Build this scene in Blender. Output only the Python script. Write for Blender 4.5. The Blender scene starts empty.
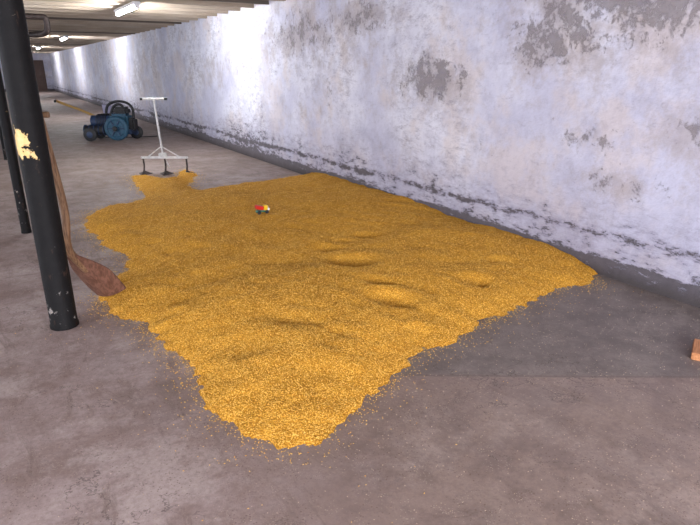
import bpy, bmesh, math, random
import numpy as np
from mathutils import Vector, Matrix, noise
random.seed(7); rng=np.random.default_rng(7)
S=bpy.context.scene
S.view_settings.view_transform='Standard'
S.view_settings.exposure=0.0
# ---------------- room metrics (metres) ----------------
WX=4.0; LX=-4.5; Y0=-3.0; Y1=48.0; H=2.64
th=math.radians(19.0); ps=math.radians(31.3); FP=566.0; CH=1.6
def G(px,py,z=0.0):
    u=px-350; v=py-262.5
    F=FP*math.cos(th)-v*math.sin(th); D=FP*math.sin(th)+v*math.cos(th)
    t=(CH-z)/D
    return (t*(u*math.cos(ps)+F*math.sin(ps)), t*(F*math.cos(ps)-u*math.sin(ps)))
# ---------------- node helpers ----------------
class M:
    def __init__(s,name):
        s.m=bpy.data.materials.new(name); s.m.use_nodes=True
        s.nt=s.m.node_tree; s.b=s.nt.nodes['Principled BSDF']
        s.geo=s.nt.nodes.new('ShaderNodeNewGeometry'); s.pos=s.geo.outputs['Position']
    def n(s,t,**k):
        nd=s.nt.nodes.new(t)
        for a,b in k.items(): setattr(nd,a,b)
        return nd
    def put(s,sock,v):
        if isinstance(v,bpy.types.NodeSocket): s.nt.links.new(v,sock)
        else:
            if hasattr(sock.default_value,'__len__') and len(sock.default_value)==4 and len(v)==3: v=(*v,1)
            sock.default_value=v
    def math(s,op,a,b=0.0,c=None,clamp=False):
        nd=s.n('ShaderNodeMath',operation=op); nd.use_clamp=clamp
        s.put(nd.inputs[0],a); s.put(nd.inputs[1],b)
        if c is not None: s.put(nd.inputs[2],c)
        return nd.outputs[0]
    def vm(s,op,a,b):
        nd=s.n('ShaderNodeVectorMath',operation=op); s.put(nd.inputs[0],a); s.put(nd.inputs[1],b)
        return nd.outputs['Value'] if op in('DISTANCE','LENGTH','DOT_PRODUCT') else nd.outputs[0]
    def noise(s,scale,detail=4,rough=.55,vec=None,dist=0):
        nd=s.n('ShaderNodeTexNoise'); s.put(nd.inputs['Vector'],vec or s.pos)
        nd.inputs['Scale'].default_value=scale; nd.inputs['Detail'].default_value=detail
        nd.inputs['Roughness'].default_value=rough; nd.inputs['Distortion'].default_value=dist
        return nd.outputs[0]
    def vor(s,scale,vec=None,out='Distance'):
        nd=s.n('ShaderNodeTexVoronoi'); s.put(nd.inputs['Vector'],vec or s.pos)
        nd.inputs['Scale'].default_value=scale
        return nd.outputs[out]
    def mr(s,v,a,b,c=0.,d=1.,smooth=True):
        nd=s.n('ShaderNodeMapRange'); 
        if smooth: nd.interpolation_type='SMOOTHSTEP'
        s.put(nd.inputs[0],v)
        for i,x in enumerate((a,b,c,d)): nd.inputs[i+1].default_value=x
        return nd.outputs[0]
    def mix(s,f,a,b,mode='MIX'):
        nd=s.n('ShaderNodeMix',data_type='RGBA',blend_type=mode)
        s.put(nd.inputs[0],f); s.put(nd.inputs[6],a); s.put(nd.inputs[7],b)
        return nd.outputs[2]
    def xyz(s):
        nd=s.n('ShaderNodeSeparateXYZ'); s.put(nd.inputs[0],s.pos); return nd.outputs
    def bump(s,h,strength=.5,dist=.01):
        nd=s.n('ShaderNodeBump'); nd.inputs['Strength'].default_value=strength; nd.inputs['Distance'].default_value=dist
        s.put(nd.inputs['Height'],h); s.nt.links.new(nd.outputs[0],s.b.inputs['Normal'])
    def set(s,col=None,rough=None,metal=None):
        if col is not None: s.put(s.b.inputs['Base Color'],col)
        if rough is not None: s.put(s.b.inputs['Roughness'],rough)
        if metal is not None: s.put(s.b.inputs['Metallic'],metal)
        return s
def simple(name,c1,c2,rough=.5,metal=0,scale=20,bump=.15):
    m=M(name); n=m.noise(scale,5,.6)
    m.set(m.mix(m.mr(n,.35,.65),c1,c2),rough,metal); m.bump(n,bump,.004); return m.m
# ---------------- materials ----------------
def mat_wall(near=True):
    m=M('whitewashed_plaster'); x,y,z=m.xyz()
    n1=m.noise(.7,5,.6); n2=m.noise(3.2,8,.7); n3=m.noise(14,7,.72)
    off=lambda a,b,c:m.vm('ADD',m.pos,(a,b,c))
    base=m.mix(m.mr(n1,.35,.65),(.52,.52,.64),(.74,.74,.81))
    base=m.mix(m.mr(n2,.46,.70,0,.50),base,(.36,.345,.43))
    base=m.mix(m.mr(m.noise(1.5,6,.62,vec=off(9,3,7)),.47,.62,0,.50),base,(.62,.53,.49))
    base=m.mix(m.mr(n3,.50,.68,0,.36),base,(.36,.34,.43))
    # broad, cloudy water stains
    base=m.mix(m.mr(m.noise(1.1,9,.68,vec=off(3,11,5),dist=.3),.50,.66,0,.42),base,(.34,.34,.45))
    tot=None
    for (cy,cz,ry,rz,w) in [(4.95,1.50,.95,.42,.22),(2.4,2.2,2.3,.75,.23),(8.0,2.1,2.4,.6,.17),(2.9,1.05,.6,.22,.14),(7.1,1.3,.3,.5,.14),(12,1.6,2,.6,.1),(1.8,1.15,.9,.3,.17),(3.5,1.75,.6,.3,.14),(6.2,2.2,.8,.3,.14),(20,1.5,4,.8,.1),(2.6,.75,1.0,.2,.13),(4.0,.85,.5,.15,.12)]:
        v=m.vm('MULTIPLY',m.vm('SUBTRACT',m.pos,(4,cy,cz)),(0,1/ry,1/rz))
        d=m.vm('LENGTH',v,(0,0,0)); g=m.mr(d,1.15,.05,0,w)
        tot=g if tot is None else m.math('ADD',tot,g)
    pn=m.noise(6.0,14,.82,dist=.2)
    soft=m.mr(m.math('ADD',m.noise(2.3,12,.76,vec=off(2,8,1)),tot),.51,.72)
    base=m.mix(m.math('MULTIPLY',soft,.62),base,m.mix(n3,(.27,.22,.21),(.46,.40,.39)))
    pk=m.mr(m.math('ADD',pn,tot),.655,.725)
    grey=m.mix(n3,(.12,.10,.105),(.30,.27,.275))
    base=m.mix(m.math('MULTIPLY',pk,.75),base,grey)
    nk=m.mr(m.noise(9,10,.80,vec=off(4,4,4)),.63,.68); base=m.mix(m.math('MULTIPLY',nk,.65),base,(.23,.21,.24))
    # flaking / damp band near floor, plus a general darkening downwards
    sv=m.vm('MULTIPLY',m.pos,(1,.6,1.7))
    fn=m.noise(8.5,12,.82,vec=sv,dist=.15)
    b1=m.mr(z,.85,.25,0,.125); b2=m.mr(z,.26,.0,0,.22)
    ln=m.math('ABSOLUTE',m.math('SUBTRACT',m.math('ADD',z,m.math('MULTIPLY',n1,.25)),.44))
    b3=m.mr(ln,.06,.0,0,.095)
    ln2=m.math('ABSOLUTE',m.math('SUBTRACT',m.math('ADD',z,m.math('MULTIPLY',m.noise(.5,3),.3)),.28))
    b4=m.mr(ln2,.035,.0,0,.10)
    bias=m.math('ADD',m.math('ADD',b1,b2),m.math('ADD',b3,b4))
    bias=m.math('ADD',bias,m.mr(n1,.4,.65,-.05,.06))
    fb=m.math('ADD',fn,bias)
    fs=m.mr(fb,.48,.72); base=m.mix(m.math('MULTIPLY',fs,.70),base,(.24,.22,.29))
    fl=m.mr(fb,.65,.71)
    base=m.mix(m.mr(z,1.0,.0,0,.42),base,(.29,.275,.36))  # whole lower wall fades to a darker lilac-grey towards the floor
    base=m.mix(m.math('MULTIPLY',fl,.92),base,m.mix(n3,(.03,.026,.03),(.14,.12,.13)))
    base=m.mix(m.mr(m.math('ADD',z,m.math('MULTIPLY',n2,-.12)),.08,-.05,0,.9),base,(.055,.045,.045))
    h=m.math('SUBTRACT',m.math('ADD',m.math('MULTIPLY',n2,.8),m.math('MULTIPLY',n3,.28)),m.math('MULTIPLY',m.math('ADD',fl,pk),.22))
    m.set(base,.88); m.bump(h,.6,.035); return m.m
def mat_floor():
    m=M('worn_concrete'); x,y,z=m.xyz()
    off=lambda a,b,c:m.vm('ADD',m.pos,(a,b,c))
    n1=m.noise(.9,6,.65); n2=m.noise(4,10,.78); n3=m.noise(40,5,.75)
    base=m.mix(m.mr(n1,.38,.62),(.265,.192,.175),(.41,.325,.315))
    base=m.mix(m.mr(n2,.43,.64,0,.65),base,(.205,.140,.120))
    base=m.mix(m.mr(m.noise(1.6,10,.76,vec=off(7,2,0)),.49,.61,0,.6),base,(.49,.41,.39))
    sc=m.noise(2.2,10,.78,vec=m.vm('MULTIPLY',off(1,6,0),(2.2,.5,1)),dist=.6)
    base=m.mix(m.mr(sc,.53,.62,0,.55),base,(.165,.115,.098))
    base=m.mix(m.mr(m.noise(.75,9,.7,vec=off(12,4,0),dist=.4),.54,.63,0,.45),base,(.16,.118,.108))
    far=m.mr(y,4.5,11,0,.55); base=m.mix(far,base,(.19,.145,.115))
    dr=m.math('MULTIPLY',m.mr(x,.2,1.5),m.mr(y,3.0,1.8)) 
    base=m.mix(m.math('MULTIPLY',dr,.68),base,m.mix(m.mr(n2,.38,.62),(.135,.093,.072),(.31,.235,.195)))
    s=m.math('SUBTRACT',m.math('ADD',m.math('MULTIPLY',x,.53),m.math('MULTIPLY',y,.848)),2.745)
    s=m.math('ADD',s,m.math('MULTIPLY',m.math('SUBTRACT',n2,.5),.05))
    slab=m.math('MULTIPLY',m.mr(s,-.02,.03),m.math('MULTIPLY',m.mr(x,1.0,1.5),m.mr(y,7,5)))
    base=m.mix(m.math('MULTIPLY',slab,.85),base,m.mix(m.mr(n2,.36,.64),(.12,.10,.094),(.23,.203,.19)))
    jl=m.math('MULTIPLY',m.mr(m.math('ABSOLUTE',s),.014,.003),m.mr(x,1.2,1.6)); base=m.mix(m.math('MULTIPLY',jl,.4),base,(.08,.065,.06))
    jy=m.math('ABSOLUTE',m.math('SUBTRACT',m.math('FRACT',m.math('DIVIDE',m.math('ADD',y,m.math('MULTIPLY',n1,.05)),3.4)),.5))
    j=m.math('MULTIPLY',m.mr(jy,.006,.0015),m.mr(y,4.5,6)); base=m.mix(m.math('MULTIPLY',j,.5),base,(.08,.07,.07))
    cr=m.math('ABSOLUTE',m.math('SUBTRACT',m.noise(.9,7,.62,vec=off(3.1,1.7,0)),.5))
    base=m.mix(m.math('MULTIPLY',m.mr(cr,.0035,.0),m.mr(n1,.42,.52,0,.7)),base,(.07,.053,.047))
    sp=m.math('MULTIPLY',m.mr(m.vor(95),.28,.16),m.mr(m.noise(9,3),.46,.62))
    base=m.mix(m.math('MULTIPLY',sp,.5),base,(.52,.44,.37))
    dk=m.math('MULTIPLY',m.mr(m.vor(60,vec=off(5,5,0)),.27,.12),m.mr(m.noise(4,3,vec=off(1,9,0)),.42,.58))
    base=m.mix(m.math('MULTIPLY',dk,.6),base,(.10,.052,.036))
    base=m.mix(m.mr(n3,.4,.7,0,.42),base,(.17,.127,.117))
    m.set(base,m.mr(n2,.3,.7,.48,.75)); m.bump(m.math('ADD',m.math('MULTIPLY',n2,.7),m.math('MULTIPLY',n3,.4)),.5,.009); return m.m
def mat_pile():
    m=M('barley_heap'); 
    st=m.vm('MULTIPLY',m.pos,(1,1,.7))
    v1=m.vor(120,vec=st); vc=m.vor(120,vec=st,out='Color'); v2=m.vor(63,vec=st)
    sepc=m.n('ShaderNodeSeparateColor'); m.put(sepc.inputs[0],vc)
    n=m.noise(1.3,4); nn=m.noise(28,5,.8)
    c=m.mix(sepc.outputs[0],(.64,.305,.028),(.92,.54,.085))
    c=m.mix(m.mr(v1,.28,.66,0,.75),c,(.36,.150,.014))
    c=m.mix(m.mr(nn,.42,.62,0,.42),c,(.42,.185,.016))
    c=m.mix(m.mr(n,.4,.7,0,.2),c,(.49,.245,.03))
    m.set(c,.8); m.b.inputs['Specular IOR Level'].default_value=.15
    m.bump(m.math('SUBTRACT',m.math('MULTIPLY',nn,.9),m.math('ADD',m.math('MULTIPLY',v1,.6),m.math('MULTIPLY',v2,.4))),.75,.010); return m.m
def mat_grain(name,a,b,c):
    m=M(name); at=m.n('ShaderNodeAttribute'); at.attribute_name='rnd'
    col=m.mix(m.mr(at.outputs['Fac'],0,.8),a,b); col=m.mix(m.mr(at.outputs['Fac'],.8,1.),col,c)
    m.set(col,.65); m.b.inputs['Specular IOR Level'].default_value=.25; return m.m
def mat_column():
    m=M('chipped_black_paint'); x,y,z=m.xyz(); n=m.noise(14,6,.7); n2=m.noise(45,4,.7)
    c=m.mix(n,(.003,.003,.0035),(.012,.011,.011))
    c=m.mix(m.mr(m.noise(22,6,.7,vec=m.vm('MULTIPLY',m.pos,(1,1,.4))),.6,.68,0,.6),c,(.05,.028,.02))
    chip=m.mr(m.math('ADD',n,m.mr(z,.75,.1,0,.085)),.68,.71)
    c=m.mix(chip,c,(.20,.18,.17))
    r=m.vm('DISTANCE',m.vm('MULTIPLY',m.pos,(1,1,.75)),(.09,3.80,1.17*.75))
    ye=m.mr(m.math('ADD',n,m.mr(r,.13,.0,-.05,.28)),.64,.67)
    c=m.mix(ye,c,m.mix(n2,(.70,.38,.05),(.72,.60,.38)))
    m.set(c,.6); m.b.inputs['Specular IOR Level'].default_value=.12; m.bump(m.math('ADD',n,n2),.4,.004); return m.m
def mat_ceiling():
    m=M('aged_boards'); x,y,z=m.xyz()
    n=m.noise(3,6,.6,vec=m.vm('MULTIPLY',m.pos,(.6,6,1))); n1=m.noise(.8,4)
    c=m.mix(n,(.20,.15,.11),(.46,.38,.29)); c=m.mix(m.mr(n1,.4,.7,0,.4),c,(.50,.44,.37))
    g=m.math('ABSOLUTE',m.math('SUBTRACT',m.math('FRACT',m.math('DIVIDE',y,.16)),.5))
    c=m.mix(m.mr(g,.06,.02),c,(.05,.04,.035))
    m.set(c,.85); m.bump(m.math('SUBTRACT',n,m.mr(g,.06,.02)),.5,.01); return m.m
MW=mat_wall(); MF=mat_floor(); MP=mat_pile(); MC=mat_ceiling(); MCOL=mat_column()
MG=mat_grain('barley_grain',(.70,.36,.04),(.95,.61,.14),(.38,.17,.025))
MD=mat_grain('husk_debris',(.42,.31,.22),(.55,.44,.34),(.12,.06,.04))
def wood(name,a,b,scale=(3,3,40)):
    m=M(name); tc=m.n('ShaderNodeTexCoord'); n=m.noise(6,6,.6,vec=m.vm('MULTIPLY',tc.outputs['Object'],scale))
    m.set(m.mix(m.mr(n,.35,.65),a,b),.55); m.b.inputs['Specular IOR Level'].default_value=.3; m.bump(n,.2,.003); return m.m
MH=wood('handle_wood',(.11,.055,.028),(.25,.14,.075),(20,20,2)); MB=wood('blade_wood',(.10,.042,.026),(.19,.09,.06),(9,9,1.5))
MPL=wood('offcut_wood',(.38,.15,.06),(.54,.25,.11),(2,16,16))
MS=simple('painted_steel',(.62,.62,.60),(.45,.45,.44),.4,.3); MDK=simple('dark_iron',(.035,.03,.028),(.09,.07,.06),.5,.5)
MT=simple('teal_enamel',(.008,.045,.085),(.015,.08,.135),.5); MBL=simple('blue_enamel',(.010,.024,.065),(.018,.042,.105),.5)
MK=simple('black_rubber',(.006,.006,.007),(.016,.016,.018),.6); MYE=simple('yellow_paint',(.40,.24,.06),(.30,.18,.06),.45)
MRD=simple('red_plastic',(.60,.02,.01),(.50,.02,.01),.3,0,20,0); MYP=simple('yellow_plastic',(.85,.55,.02),(.8,.5,.02),.3,0,20,0)
MWP=simple('white_plastic',(.8,.8,.82),(.75,.75,.78),.3,0,20,0); MGN=simple('green_plastic',(.02,.2,.12),(.02,.16,.1),.3,0,20,0)
MLV=simple('pale_lilac_sheet',(.35,.33,.48),(.42,.40,.55),.6); MPI=simple('rusty_pipe',(.022,.015,.013),(.06,.04,.035),.6,.3)
MWF=simple('window_paint',(.5,.5,.48),(.4,.4,.38),.5)
me_=M('fluorescent_glow'); me_.b.inputs['Emission Color'].default_value=(.95,.97,1,1); me_.b.inputs['Emission Strength'].default_value=380; MTUBE=me_.m
# ---------------- geometry helpers ----------------
def link(o,parent=None,mat=None,smooth=False):
    S.collection.objects.link(o)
    if parent: o.parent=parent
    if mat: o.data.materials.append(mat)
    if smooth:
        for p in o.data.polygons: p.use_smooth=True
    return o
def empty(name,loc=(0,0,0),rz=0):
    e=bpy.data.objects.new(name,None); e.empty_display_size=.1; e.location=loc; e.rotation_euler=(0,0,rz); S.collection.objects.link(e); return e
def bmobj(name,bm,parent=None,mat=None,smooth=False):
    me=bpy.data.meshes.new(name); bm.normal_update(); bm.to_mesh(me); bm.free()
    return link(bpy.data.objects.new(name,me),parent,mat,smooth)
def box(name,c,d,mat,parent=None,rot=(0,0,0),bev=.0):
    bm=bmesh.new(); bmesh.ops.create_cube(bm,size=1)
    for v in bm.verts: v.co=Vector((v.co.x*d[0],v.co.y*d[1],v.co.z*d[2]))
    if bev>0: bmesh.ops.bevel(bm,geom=bm.edges[:],offset=bev,segments=2,affect='EDGES')
    o=bmobj(name,bm,parent,mat); o.location=c; o.rotation_euler=rot; return o
def boxes(name,lst,mat,parent=None):
    bm=bmesh.new()
    for c,d in lst:
        r=bmesh.ops.create_cube(bm,size=1)
        for v in r['verts']: v.co=Vector((v.co.x*d[0]+c[0],v.co.y*d[1]+c[1],v.co.z*d[2]+c[2]))
    return bmobj(name,bm,parent,mat)
def rod(name,p,q,r,mat,parent=None,r2=None,seg=20,bev=0):
    p=Vector(p);q=Vector(q);d=q-p; bm=bmesh.new()
    bmesh.ops.create_cone(bm,cap_ends=True,segments=seg,radius1=r,radius2=r if r2 is None else r2,depth=d.length)
    if bev: bmesh.ops.bevel(bm,geom=[e for e in bm.edges if abs(e.verts[0].co.z-e.verts[1].co.z)<1e-6],offset=bev,segments=2,affect='EDGES')
    mt=Matrix.Translation((p+q)/2)@d.to_track_quat('Z','Y').to_matrix().to_4x4(); bm.transform(mt)
    o=bmobj(name,bm,parent,mat,True)
    try: o.data.set_sharp_from_angle(angle=.7)
    except Exception: pass
    return o
def tube(name,pts,r,mat,parent=None,radii=None):
    cu=bpy.data.curves.new(name,'CURVE'); cu.dimensions='3D'; sp=cu.splines.new('NURBS'); sp.points.add(len(pts)-1)
    for i,pt in enumerate(pts):
        sp.points[i].co=(*pt,1); sp.points[i].radius=1 if radii is None else radii[i]
    sp.use_endpoint_u=True; sp.order_u=3; sp.resolution_u=8; cu.bevel_depth=r; cu.bevel_resolution=4; cu.use_fill_caps=True
    tmp=bpy.data.objects.new('t',cu); S.collection.objects.link(tmp); dg=bpy.context.evaluated_depsgraph_get()
    me=bpy.data.meshes.new_from_object(tmp.evaluated_get(dg)); bpy.data.objects.remove(tmp); me.name=name
    return link(bpy.data.objects.new(name,me),parent,mat,True)
def lathe(name,prof,mat,parent=None,seg=40,loc=(0,0,0),rot=(0,0,0)):
    bm=bmesh.new(); rings=[]
    for r,z in prof:
        rings.append([bm.verts.new((r*math.cos(a*2*math.pi/seg),r*math.sin(a*2*math.pi/seg),z)) for a in range(seg)])
    for a,b in zip(rings,rings[1:]):
        for i in range(seg): bm.faces.new((a[i],a[(i+1)%seg],b[(i+1)%seg],b[i]))
    bm.faces.new(rings[0][::-1]); bm.faces.new(rings[-1])
    o=bmobj(name,bm,parent,mat,True); o.location=loc; o.rotation_euler=rot
    try: o.data.set_sharp_from_angle(angle=.6)
    except Exception: pass
    return o
# ---------------- room ----------------
LY=Y1-Y0; CY=(Y0+Y1)/2
box('floor',((WX+LX)/2,CY,-.1),(WX-LX+.6,LY+.6,.2),MF)
box('wall_right',(WX+.15,CY,H/2),(.3,LY+.6,H),MW)
cl=[(((WX+LX)/2,CY,H+.1),(WX-LX+.6,LY+.6,.2))]
y=Y0+.3
while y<Y1: cl.append((((WX+LX)/2,y,H-.045),(WX-LX,.07,.10))); y+=.62
boxes('ceiling',cl,MC)
wy=[-1.5+3.2*i for i in range(16)]; ww=1.3; z0,z1=.9,2.1; lst=[]
prev=Y0-.3
for c in wy:
    a=c-ww/2; lst.append(((LX-.15,(prev+a)/2,H/2),(.3,a-prev,H)))
    lst.append(((LX-.15,c,z0/2),(.3,ww,z0))); lst.append(((LX-.15,c,(z1+H)/2),(.3,ww,H-z1))); prev=c+ww/2
lst.append(((LX-.15,(prev+Y1+.3)/2,H/2),(.3,Y1+.3-prev,H)))
boxes('wall_left',lst,MW)
for i,c in enumerate(wy):
    X=LX-.12
    boxes('window_%d'%(i+1),[((X,c-ww/2+.03,1.5),(.06,.06,1.2)),((X,c+ww/2-.03,1.5),(.06,.06,1.2)),((X,c,1.5),(.05,.04,1.2)),((X,c,.93),(.06,ww,.06)),((X,c,2.07),(.06,ww,.06)),((X,c,1.5),(.05,ww,.03))],MWF)
box('wall_far',((WX+LX)/2,Y1+.15,H/2),(WX-LX,.3,H),MW)
bl=[((LX+.5,Y0-.15,H/2),(1.0,.3,H)),((WX-.5,Y0-.15,H/2),(1.0,.3,H)),((-.25,Y0-.15,H/2),(.5,.3,H)),((-.25,Y0-.15,.35),(8.5,.3,.7)),((-.25,Y0-.15,2.42),(8.5,.3,.44))]
boxes('wall_back',bl,MW)
MDR=simple('door_paint',(.07,.04,.035),(.11,.065,.05),.6)
boxes('door_1',[((3.0,Y1-.03,1.05),(1.1,.05,2.1)),((3.0,Y1-.06,1.9),(1.0,.03,.12)),((3.0,Y1-.06,.4),(1.0,.03,.12))],MDR)
# ---------------- daylight + lamps ----------------
def area(name,loc,rot,sx,sy,p,col):
    l=bpy.data.lights.new(name,'AREA'); l.shape='RECTANGLE'; l.size=sx; l.size_y=sy; l.energy=p; l.color=col
    o=bpy.data.objects.new(name,l); o.location=loc; o.rotation_euler=rot; S.collection.objects.link(o)
for i,c in enumerate(wy):
    if i<7 or i in (8,10,12,14):
        area('window_and_fill_daylight',(LX-.35,c,1.5),(0,-math.pi/2,0),1.2,1.25,(145 if i<4 else 80) if i<7 else 200,(.86,.90,1))
area('window_and_fill_daylight',(-2.0,Y0-.35,1.45),(math.pi/2,0,0),2.8,1.4,370,(.93,.93,1))  # unseen back opening, added to light the near wall and floor frontally
area('window_and_fill_daylight',(1.5,Y0-.35,1.45),(math.pi/2,0,0),2.8,1.4,340,(.93,.93,1))  # second added fill behind the camera, brightens the foreground
w=bpy.data.worlds.new('sky'); S.world=w; w.use_nodes=True; bg=w.node_tree.nodes['Background']; bg.inputs[0].default_value=(.75,.85,1,1); bg.inputs[1].default_value=1.5
for i,(lx,ly) in enumerate([(2.1,10.4),(2.3,21.5),(2.3,32.5),(2.3,43)]):
    e=empty('fluorescent_light',(lx,ly,H-.1))
    box('housing',(0,0,-.022),(.12,1.55,.05),MWP,e,bev=.01)
    rod('tube',(0,-.74,-.075),(0,.74,-.075),.019,MTUBE,e)
    box('end_cap_1',(0,-.76,-.065),(.07,.04,.06),MWP,e); box('end_cap_2',(0,.76,-.065),(.07,.04,.06),MWP,e)
# ---------------- columns and pipes ----------------
def column(x,y,r):
    lathe('iron_column',[(r*1.06,0),(r*1.06,.02),(r,.03),(r,1.2),(r*.98,H-.3),(r*1.1,H-.27),(r*1.1,H-.25),(r,H-.23),(r*1.5,H-.14),(r*1.9,H-.12),(r*1.9,H-.1)],MCOL,loc=(x,y,0))
column(.156,3.86,.082); column(.07,6.5,.045)
for k in range(4): column(.05,12.2+5.4*k,.05)
e=empty('ceiling_pipe')
tube('main_run',[(.5,-2.8,2.44),(.5,10,2.44),(.5,20,2.44),(.5,47.5,2.44)],.045,MPI,e)
tube('elbow_branch',[(.5,12,2.44),(.9,12,2.44),(1.02,12,2.44),(1.05,12,2.40),(1.05,12,2.25),(1.02,12.05,2.18),(.9,12.3,2.16),(.2,13.2,2.16),(-1.2,15,2.16)],.05,MPI,e)
for k in range(8): rod('hanger_%d'%k,(.5,4+5*k,2.44),(.5,4+5*k,H),.012,MPI,e)
# ---------------- barley heap ----------------
pix=[(280,446),(255,441),(235,429),(214,410),(199,392),(190,370),(172,352),(152,340),(140,322),(108,312),(96,298),(112,284),(128,268),(131,256),(108,248),(90,232),(86,218),(100,209),(128,205),(150,196),(140,190),(132,176),(150,176),(170,180),(185,170),(196,176),(190,186),(200,191),(235,186),(265,182),(290,178)]
pix2=[(596,274),(588,283),(560,288),(535,297),(505,315),(476,326),(458,338),(432,345),(408,356),(400,372),(385,388),(362,405),(338,422),(312,440)]
poly=[G(*p) for p in pix]+[(4.6,G(300,174)[1]),(4.6,G(590,271)[1]-.25)]+[G(*p) for p in pix2]
poly=np.array(poly); A=poly; B=np.roll(poly,-1,axis=0)
def sdist(P):
    d=np.full(len(P),1e9); ins=np.zeros(len(P),bool)
    for a,b in zip(A,B):
        ab=b-a; t=np.clip(((P-a)@ab)/(ab@ab+1e-12),0,1); q=a+t[:,None]*ab
        d=np.minimum(d,np.hypot(*(P-q).T))
        c=((a[1]>P[:,1])!=(b[1]>P[:,1]))&(P[:,0]<(b[0]-a[0])*(P[:,1]-a[1])/(b[1]-a[1]+1e-12)+a[0]); ins^=c
    return np.where(ins,d,-d)
step=.022
xs=np.arange(.1,WX+.0001,step); xs[-1]=WX-.001; ys=np.arange(1.6,G(140,172)[1]+.4,step)
XX,YY=np.meshgrid(xs,ys,indexing='ij'); P=np.stack([XX.ravel(),YY.ravel()],1); sd=sdist(P)
nz=lambda s,o:np.array([noise.fractal(Vector((x*s+o,y*s-o,o)),1,2,3) if d>-.4 else 0 for (x,y),d in zip(P,sd)])
nA=nz(2.2,3.3); nB=nz(9,7.7); nC=nz(.9,1.2); nD=nz(3.2,5.1)
dd=sd+.055*nA+.045*nB
edge=np.minimum(np.maximum(dd,0)/.25,1)
hh=.14*(1-np.exp(-np.maximum(dd,0)/.36))*(1+.20*nC+.09*nD)+edge*(.006*nD+.006*nB)
# faint raked furrows, curved
fu=np.sin((P[:,0]*.86+P[:,1]*.5+.12*nC)*2*np.pi/.21); hh+=edge*.0035*fu*np.clip(nz(.7,9.1)*2+.3,0,1)
# shovel cuts and footprints: a dip with a pushed-up lip on its far side
def dip(px,py,r,a,lip=.35,ang=0.9):
    global hh
    g=G(px,py,.1); dx=P[:,0]-g[0]; dy=P[:,1]-g[1]; ee=np.minimum(np.maximum(dd,0)/.3,1)
    c,s_=math.cos(ang),math.sin(ang); u=(dx*c+dy*s_)/(r*.75); v=(-dx*s_+dy*c)/(r*1.3)
    hh=hh-a*np.exp(-(u*u+v*v)**1.8)*ee+a*lip*np.exp(-((u-1.35)**2*2.2+v*v))*ee
for t in [(352,264,.17,.045),(330,250,.13,.032),(345,244,.10,.02),(392,300,.14,.045),(380,285,.10,.025),(368,238,.10,.022),(470,280,.12,.030),(440,312,.12,.022),(408,325,.10,.02),(300,322,.12,.018),(252,345,.16,.018),(190,250,.14,.014),(400,205,.15,.015),(205,300,.15,.014),(330,370,.12,.015),(235,215,.18,.012),(505,262,.10,.018),(385,345,.1,.015),(245,390,.1,.012)]: dip(*t)
for (px,py,r,a) in [(462,240,.5,.035),(240,300,.35,.03),(180,310,.3,.025),(290,345,.28,.025),(340,205,.8,.04),(210,230,.4,.025),(530,270,.3,.02)]:
    g=G(px,py,.1); q=((P[:,0]-g[0])**2+(P[:,1]-g[1])**2)/r**2; hh+=a*np.exp(-q)*np.minimum(np.maximum(dd,0)/.3,1)
hh=np.where(dd>0,np.maximum(hh,.004),-.004)
HH=hh.reshape(XX.shape); nx,ny=XX.shape
idx=np.arange(nx*ny).reshape(nx,ny)
q=np.stack([idx[:-1,:-1],idx[1:,:-1],idx[1:,1:],idx[:-1,1:]],-1).reshape(-1,4)
keep=(hh[q]>0).any(1); q=q[keep]
used=np.unique(q); rem=-np.ones(nx*ny,int); rem[used]=np.arange(len(used))
V=np.column_stack([P[used],hh[used]]); Fq=rem[q]
def npmesh(name,V,F,mat,parent=None,smooth=False,rnd=None):
    me=bpy.data.meshes.new(name); me.from_pydata(V.tolist(),[],F.tolist()); me.update()
    if smooth: me.polygons.foreach_set('use_smooth',np.ones(len(F),bool))
    if rnd is not None:
        at=me.attributes.new('rnd','FLOAT','POINT'); at.data.foreach_set('value',rnd.astype(np.float32))
    return link(bpy.data.objects.new(name,me),parent,mat)
heap=npmesh('barley_grain_heap',V,Fq,MP,None,True)
def hat(x,y):
    i=np.clip(((x-xs[0])/step),0,nx-1.001); j=np.clip((y-ys[0])/step,0,ny-1.001)
    a=i.astype(int); b=j.astype(int); fa=i-a; fb=j-b
    return (HH[a,b]*(1-fa)*(1-fb)+HH[a+1,b]*fa*(1-fb)+HH[a,b+1]*(1-fa)*fb+HH[a+1,b+1]*fa*fb)
def grains(name,xyz,L,Wd,mat,parent):
    n=len(xyz); base=np.array([(0,0,1),(0,0,-1),(1,0,0),(-1,0,0),(0,1,0),(0,-1,0)],float)
    fc=np.array([(2,4,0),(4,3,0),(3,5,0),(5,2,0),(4,2,1),(3,4,1),(5,3,1),(2,5,1)])
    an=rng.uniform(0,2*np.pi,n); ti=rng.normal(0,.35,n); sc=rng.uniform(.75,1.25,n)
    d=np.stack([np.cos(an)*np.cos(ti),np.sin(an)*np.cos(ti),np.sin(ti)],1)
    s=np.stack([-np.sin(an),np.cos(an),np.zeros(n)],1); u=np.cross(d,s)
    vs=(xyz[:,None,:]+sc[:,None,None]*(base[None,:,0:1]*d[:,None]*L+base[None,:,1:2]*s[:,None]*Wd+base[None,:,2:3]*u[:,None]*Wd)).reshape(-1,3)
    fs=(fc[None]+(np.arange(n)*6)[:,None,None]).reshape(-1,3)
    return npmesh(name,vs,fs,mat,parent,True,np.repeat(rng.uniform(0,1,n),6))
n=900000
gx=rng.uniform(xs[0],WX-.012,n); gy=rng.uniform(ys[0],ys[-1],n); gz=hat(gx,gy)
dist=np.hypot(gx,gy); k=(gz>.002)&(rng.uniform(0,1,n)<np.clip((2.9/dist)**2,.05,1)*.75)
gx,gy,gz=gx[k][:95000],gy[k][:95000],gz[k][:95000]
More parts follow.
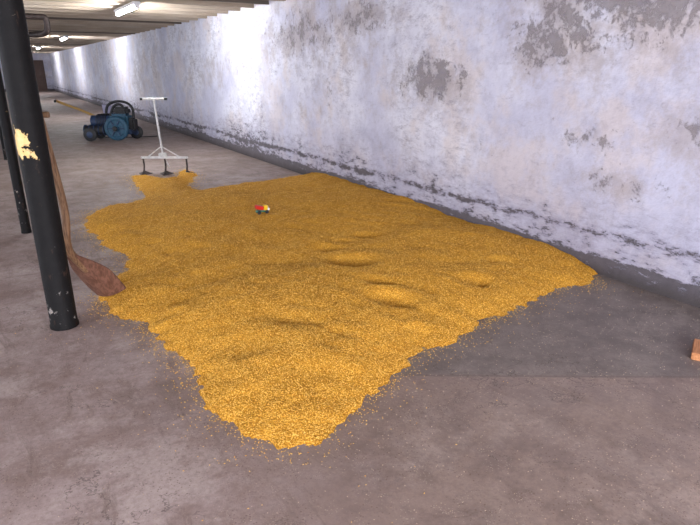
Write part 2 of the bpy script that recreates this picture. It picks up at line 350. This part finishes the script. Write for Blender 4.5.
grains('surface_grains',np.column_stack([gx,gy,gz+.0015]),.0045,.002,MG,heap)
n=200000; ex=rng.uniform(xs[0]-.3,WX-.05,n); ey=rng.uniform(ys[0]-.3,ys[-1],n); sde=sdist(np.column_stack([ex,ey]))
k=(sde<.04)&(sde>-.6)&(rng.uniform(0,1,n)<.85*np.exp(sde/.06)+.012*np.exp(sde/.35)); ex,ey=ex[k],ey[k]
grains('spilled_grains',np.column_stack([ex,ey,np.maximum(hat(ex,ey),0)+.002]),.0045,.002,MG,heap)
n=9000; fx=rng.uniform(-1.5,WX-.05,n); fy=rng.uniform(.4,5.5,n)
k=rng.uniform(0,1,n)<np.where((fx>.8)&(fy<2.4),.9,.2); fx,fy=fx[k],fy[k]; sdf=sdist(np.column_stack([fx,fy])); k=sdf<-.01
grains('floor_husks',np.column_stack([fx[k],fy[k],np.full(k.sum(),.0012)]),.0035,.0018,MD,None)
# ---------------- malt shovel ----------------
def blade_mesh(name,TL,ax,wd,nr,L,parent,mat,thick=.012):
    bm=bmesh.new(); nu,nv=14,12; gr=[]
    for lay in (0,1):
        g=[]
        for i in range(nu+1):
            t=i/nu; half=.034+(.128-.034)*min(1,math.sin(min(t/.62,1)*math.pi/2)); half*=1-.05*max(0,t-.8)/.2
            row=[]
            for j in range(nv+1):
                s=j/nv*2-1; scoop=.04*(s*s)*min(1,t/.5)
                row.append(bm.verts.new(TL+ax*(L*t)+wd*(half*s)+nr*(scoop+lay*thick)))
            g.append(row)
        gr.append(g)
    for lay in (0,1):
        for i in range(nu):
            for j in range(nv):
                f=[gr[lay][i][j],gr[lay][i+1][j],gr[lay][i+1][j+1],gr[lay][i][j+1]]
                bm.faces.new(f if lay else f[::-1])
    for i in range(nu):
        for j in (0,nv): bm.faces.new((gr[0][i][j],gr[0][i+1][j],gr[1][i+1][j],gr[1][i][j]))
    for j in range(nv):
        for i in (0,nu): bm.faces.new((gr[0][i][j],gr[0][i][j+1],gr[1][i][j+1],gr[1][i][j]))
    bmesh.ops.recalc_face_normals(bm,faces=bm.faces[:]); return bmobj(name,bm,parent,mat,False)
sh=empty('malt_shovel')
neck=Vector((.275,4.05,.40)); bot=Vector((.485,4.15,.035))
ax=(bot-neck).normalized(); wd=Vector((.21,-.13,0)).normalized(); wd=(wd-ax*wd.dot(ax)).normalized(); nr=ax.cross(wd).normalized()
if nr.z<0: nr=-nr
blade_mesh('blade',neck,ax,wd,nr,(bot-neck).length,sh,MB)
tp=Vector((.225,4.0,1.33))
tube('handle',[tuple(neck+ax*.16+nr*.012),tuple(neck+ax*.04+nr*.012),tuple(neck-ax*.05+Vector((0,0,.03))),tuple(neck.lerp(tp,.3)+Vector((.026,0,0))),tuple(neck.lerp(tp,.6)+Vector((.018,0,0))),tuple(tp)],.024,MH,sh,[.9,1.2,1.1,1,1,.95])
rod('grip',tuple(tp+Vector((-.05,.03,.0))),tuple(tp+Vector((.05,-.03,.0))),.018,MH,sh)
# ---------------- grain plough / rake ----------------
gp=G(165,174); rk=empty('grain_plough_rake',(gp[0],gp[1],0),-ps); rk.scale=(.97,.97,.87)
rod('shaft',(0,.0,.32),(-.045,-.03,1.32),.017,MS,rk)
rod('grip_bar',(-.235,-.03,1.32),(.145,-.03,1.32),.019,MS,rk); 
for s,xx in enumerate((-.235,.145)): rod('grip_end_%d'%s,(xx-.02,-.03,1.32),(xx+.02,-.03,1.32),.022,MK,rk)
box('cross_beam',(.02,0,.30),(.76,.045,.035),MS,rk,bev=.004)
box('centre_bracket',(0,0,.34),(.13,.07,.09),MS,rk,bev=.012)
rod('brace_1',(-.25,0,.31),(-.01,-.005,.50),.010,MS,rk); rod('brace_2',(.27,0,.31),(-.01,-.005,.50),.010,MS,rk)
rod('brace_3',(0,.25,.10),(0,0,.34),.010,MS,rk)
for i,(xx,yy) in enumerate([(-.33,0),(.02,.0),(.37,0)]):
    tube('tine_%d'%i,[(xx,yy,.31),(xx,yy+.02,.2),(xx,yy+.01,.1),(xx,yy-.04,.03)],.014,MDK,rk)
    bm=bmesh.new()
    pts=[(0,-.16,.012),(-.11,.05,.012),(-.06,.06,.02),(0,-.02,.075),(.06,.06,.02),(.11,.05,.012)]
    vt=[bm.verts.new((xx+a,yy+b,c)) for a,b,c in pts]; vb=[bm.verts.new((xx+a,yy+b,max(c-.012,0))) for a,b,c in pts]
    for f in ((0,1,2,3),(0,3,4,5)): bm.faces.new([vt[k] for k in f]); bm.faces.new([vb[k] for k in f][::-1])
    for a in range(6): b=(a+1)%6; bm.faces.new((vt[a],vb[a],vb[b],vt[b]))
    bmesh.ops.recalc_face_normals(bm,faces=bm.faces[:]); bmobj('share_%d'%i,bm,rk,MDK)
# ---------------- grain turning machine ----------------
mp=G(115,141); mc=empty('grain_turning_machine',(mp[0],mp[1]+.2,0),-ps)
RX=(math.pi/2,0,0)
box('chassis',(0,.05,.20),(1.0,.42,.10),MBL,mc,bev=.02)
box('gearbox',(.22,.05,.42),(.42,.34,.36),MT,mc,bev=.05)
lathe('front_disc_housing',[(.10,-.05),(.25,-.05),(.27,-.03),(.27,.03),(.25,.05),(.2,.055),(.18,.04),(.08,.04),(.07,.08),(.03,.08)],MT,mc,loc=(.20,-.22,.29),rot=RX)
lathe('disc_hub',[(.05,0),(.06,.02),(.05,.05),(.02,.06)],MK,mc,loc=(.20,-.30,.29),rot=RX)
for k in range(6):
    a=k*math.pi/3; rod('spoke_%d'%k,(.20+.06*math.cos(a),-.275,.29+.06*math.sin(a)),(.20+.19*math.cos(a),-.275,.29+.19*math.sin(a)),.012,MBL,mc)
lathe('motor',[(.09,-.24),(.14,-.22),(.14,-.1),(.155,-.09),(.155,.12),(.14,.14),(.14,.2),(.08,.23)],MBL,mc,loc=(-.22,.05,.42),rot=(0,math.pi/2,0))
for k in range(7): lathe('motor_fin_%d'%k,[(.165,-.006),(.17,0),(.165,.006)],MK,mc,loc=(-.30+.035*k,.05,.42),rot=(0,math.pi/2,0))
for k,(xx,yy) in enumerate([(-.42,-.22),(-.42,.32),(.45,.30)]):
    lathe('wheel_%d'%k,[(.05,-.04),(.12,-.04),(.15,-.025),(.15,.025),(.12,.04),(.05,.04)],MK,mc,loc=(xx,yy,.15),rot=RX)
    lathe('wheel_hub_%d'%k,[(.04,-.05),(.07,-.045),(.07,.045),(.04,.05)],MBL,mc,loc=(xx,yy,.15),rot=RX)
rod('auger_drum',(-.58,-.12,.24),(-.08,-.12,.24),.10,MK,mc,bev=.02)
for k in range(5): rod('auger_ring_%d'%k,(-.56+.11*k,-.12,.24),(-.545+.11*k,-.12,.24),.125,MBL,mc)
tube('rail_handle',[(.48,.1,.4),(.52,.1,.62),(.46,.1,.80),(.25,.1,.88),(.0,.1,.84),(-.12,.1,.72),(-.14,.1,.5)],.03,MK,mc)
tube('rail_handle_inner',[(.3,-.02,.55),(.34,-.02,.75),(.25,-.02,.82),(.08,-.02,.76),(.02,-.02,.55)],.03,MK,mc)
box('cover_sheet',(-.10,.28,.66),(.34,.02,.24),MLV,mc,rot=(.5,.15,0),bev=.006)
box('top_cowl',(.26,.05,.66),(.34,.28,.18),MK,mc,bev=.05)
box('side_casing',(.48,.05,.36),(.16,.26,.30),MK,mc,bev=.04)
box('rear_casing',(-.05,.2,.42),(.5,.2,.34),MK,mc,bev=.04)
tube('tiller_arm',[(-.3,.1,.48),(-.6,.1,.64),(-1.0,.1,.78),(-1.25,.1,.88)],.028,MYE,mc)
tube('tiller_grip',[(-1.22,.0,.87),(-1.25,.1,.89),(-1.28,.2,.87)],.026,MK,mc)
tube('power_cable',[(-.4,.1,.3),(-.6,.25,.02),(-.2,.5,.015),(.5,.45,.015),(.8,.7,.015)],.01,MK,mc)
# ---------------- toy truck on the heap ----------------
tx,ty=G(262,212,.17); aa=np.array([-.05,0,.05]); gxx,gyy=np.meshgrid(tx+aa,ty+aa); tz=float(np.max(hat(gxx.ravel(),gyy.ravel())))
ty_=empty('toy_dump_truck',(tx,ty,tz+.001),-ps+.5); ty_.scale=(1.1,1.1,1.1)
box('chassis',(0,0,.025),(.12,.045,.012),MGN,ty_,bev=.003); box('cab',(.035,0,.055),(.04,.045,.05),MYP,ty_,bev=.006)
box('cab_window',(.057,0,.062),(.003,.036,.02),MWP,ty_); box('hood',(.062,0,.04),(.02,.042,.022),MWP,ty_,bev=.004)
box('dump_bed',(-.025,0,.062),(.075,.056,.035),MRD,ty_,rot=(0,.25,0),bev=.004)
for k,(a,b) in enumerate([(.04,.026),(.04,-.026),(-.035,.026),(-.035,-.026)]): lathe('wheel_%d'%k,[(.006,-.006),(.017,-.006),(.018,0),(.017,.006),(.006,.006)],MK,ty_,20,loc=(a,b,.018),rot=RX)
# ---------------- timber offcut at right ----------------
wx,wy_=G(702,357); tb=empty('timber_offcut',(wx,wy_,0),.45)
box('board',(.04,0,.022),(.22,.11,.044),MPL,tb,bev=.004); 
# ---------------- camera ----------------
cam=bpy.data.cameras.new('camera'); cam.lens=FP/700*36; cam.sensor_width=36; co=bpy.data.objects.new('camera',cam); co.location=(0,0,CH)
co.rotation_euler=(math.pi/2-th,0,-ps); S.collection.objects.link(co); S.camera=co
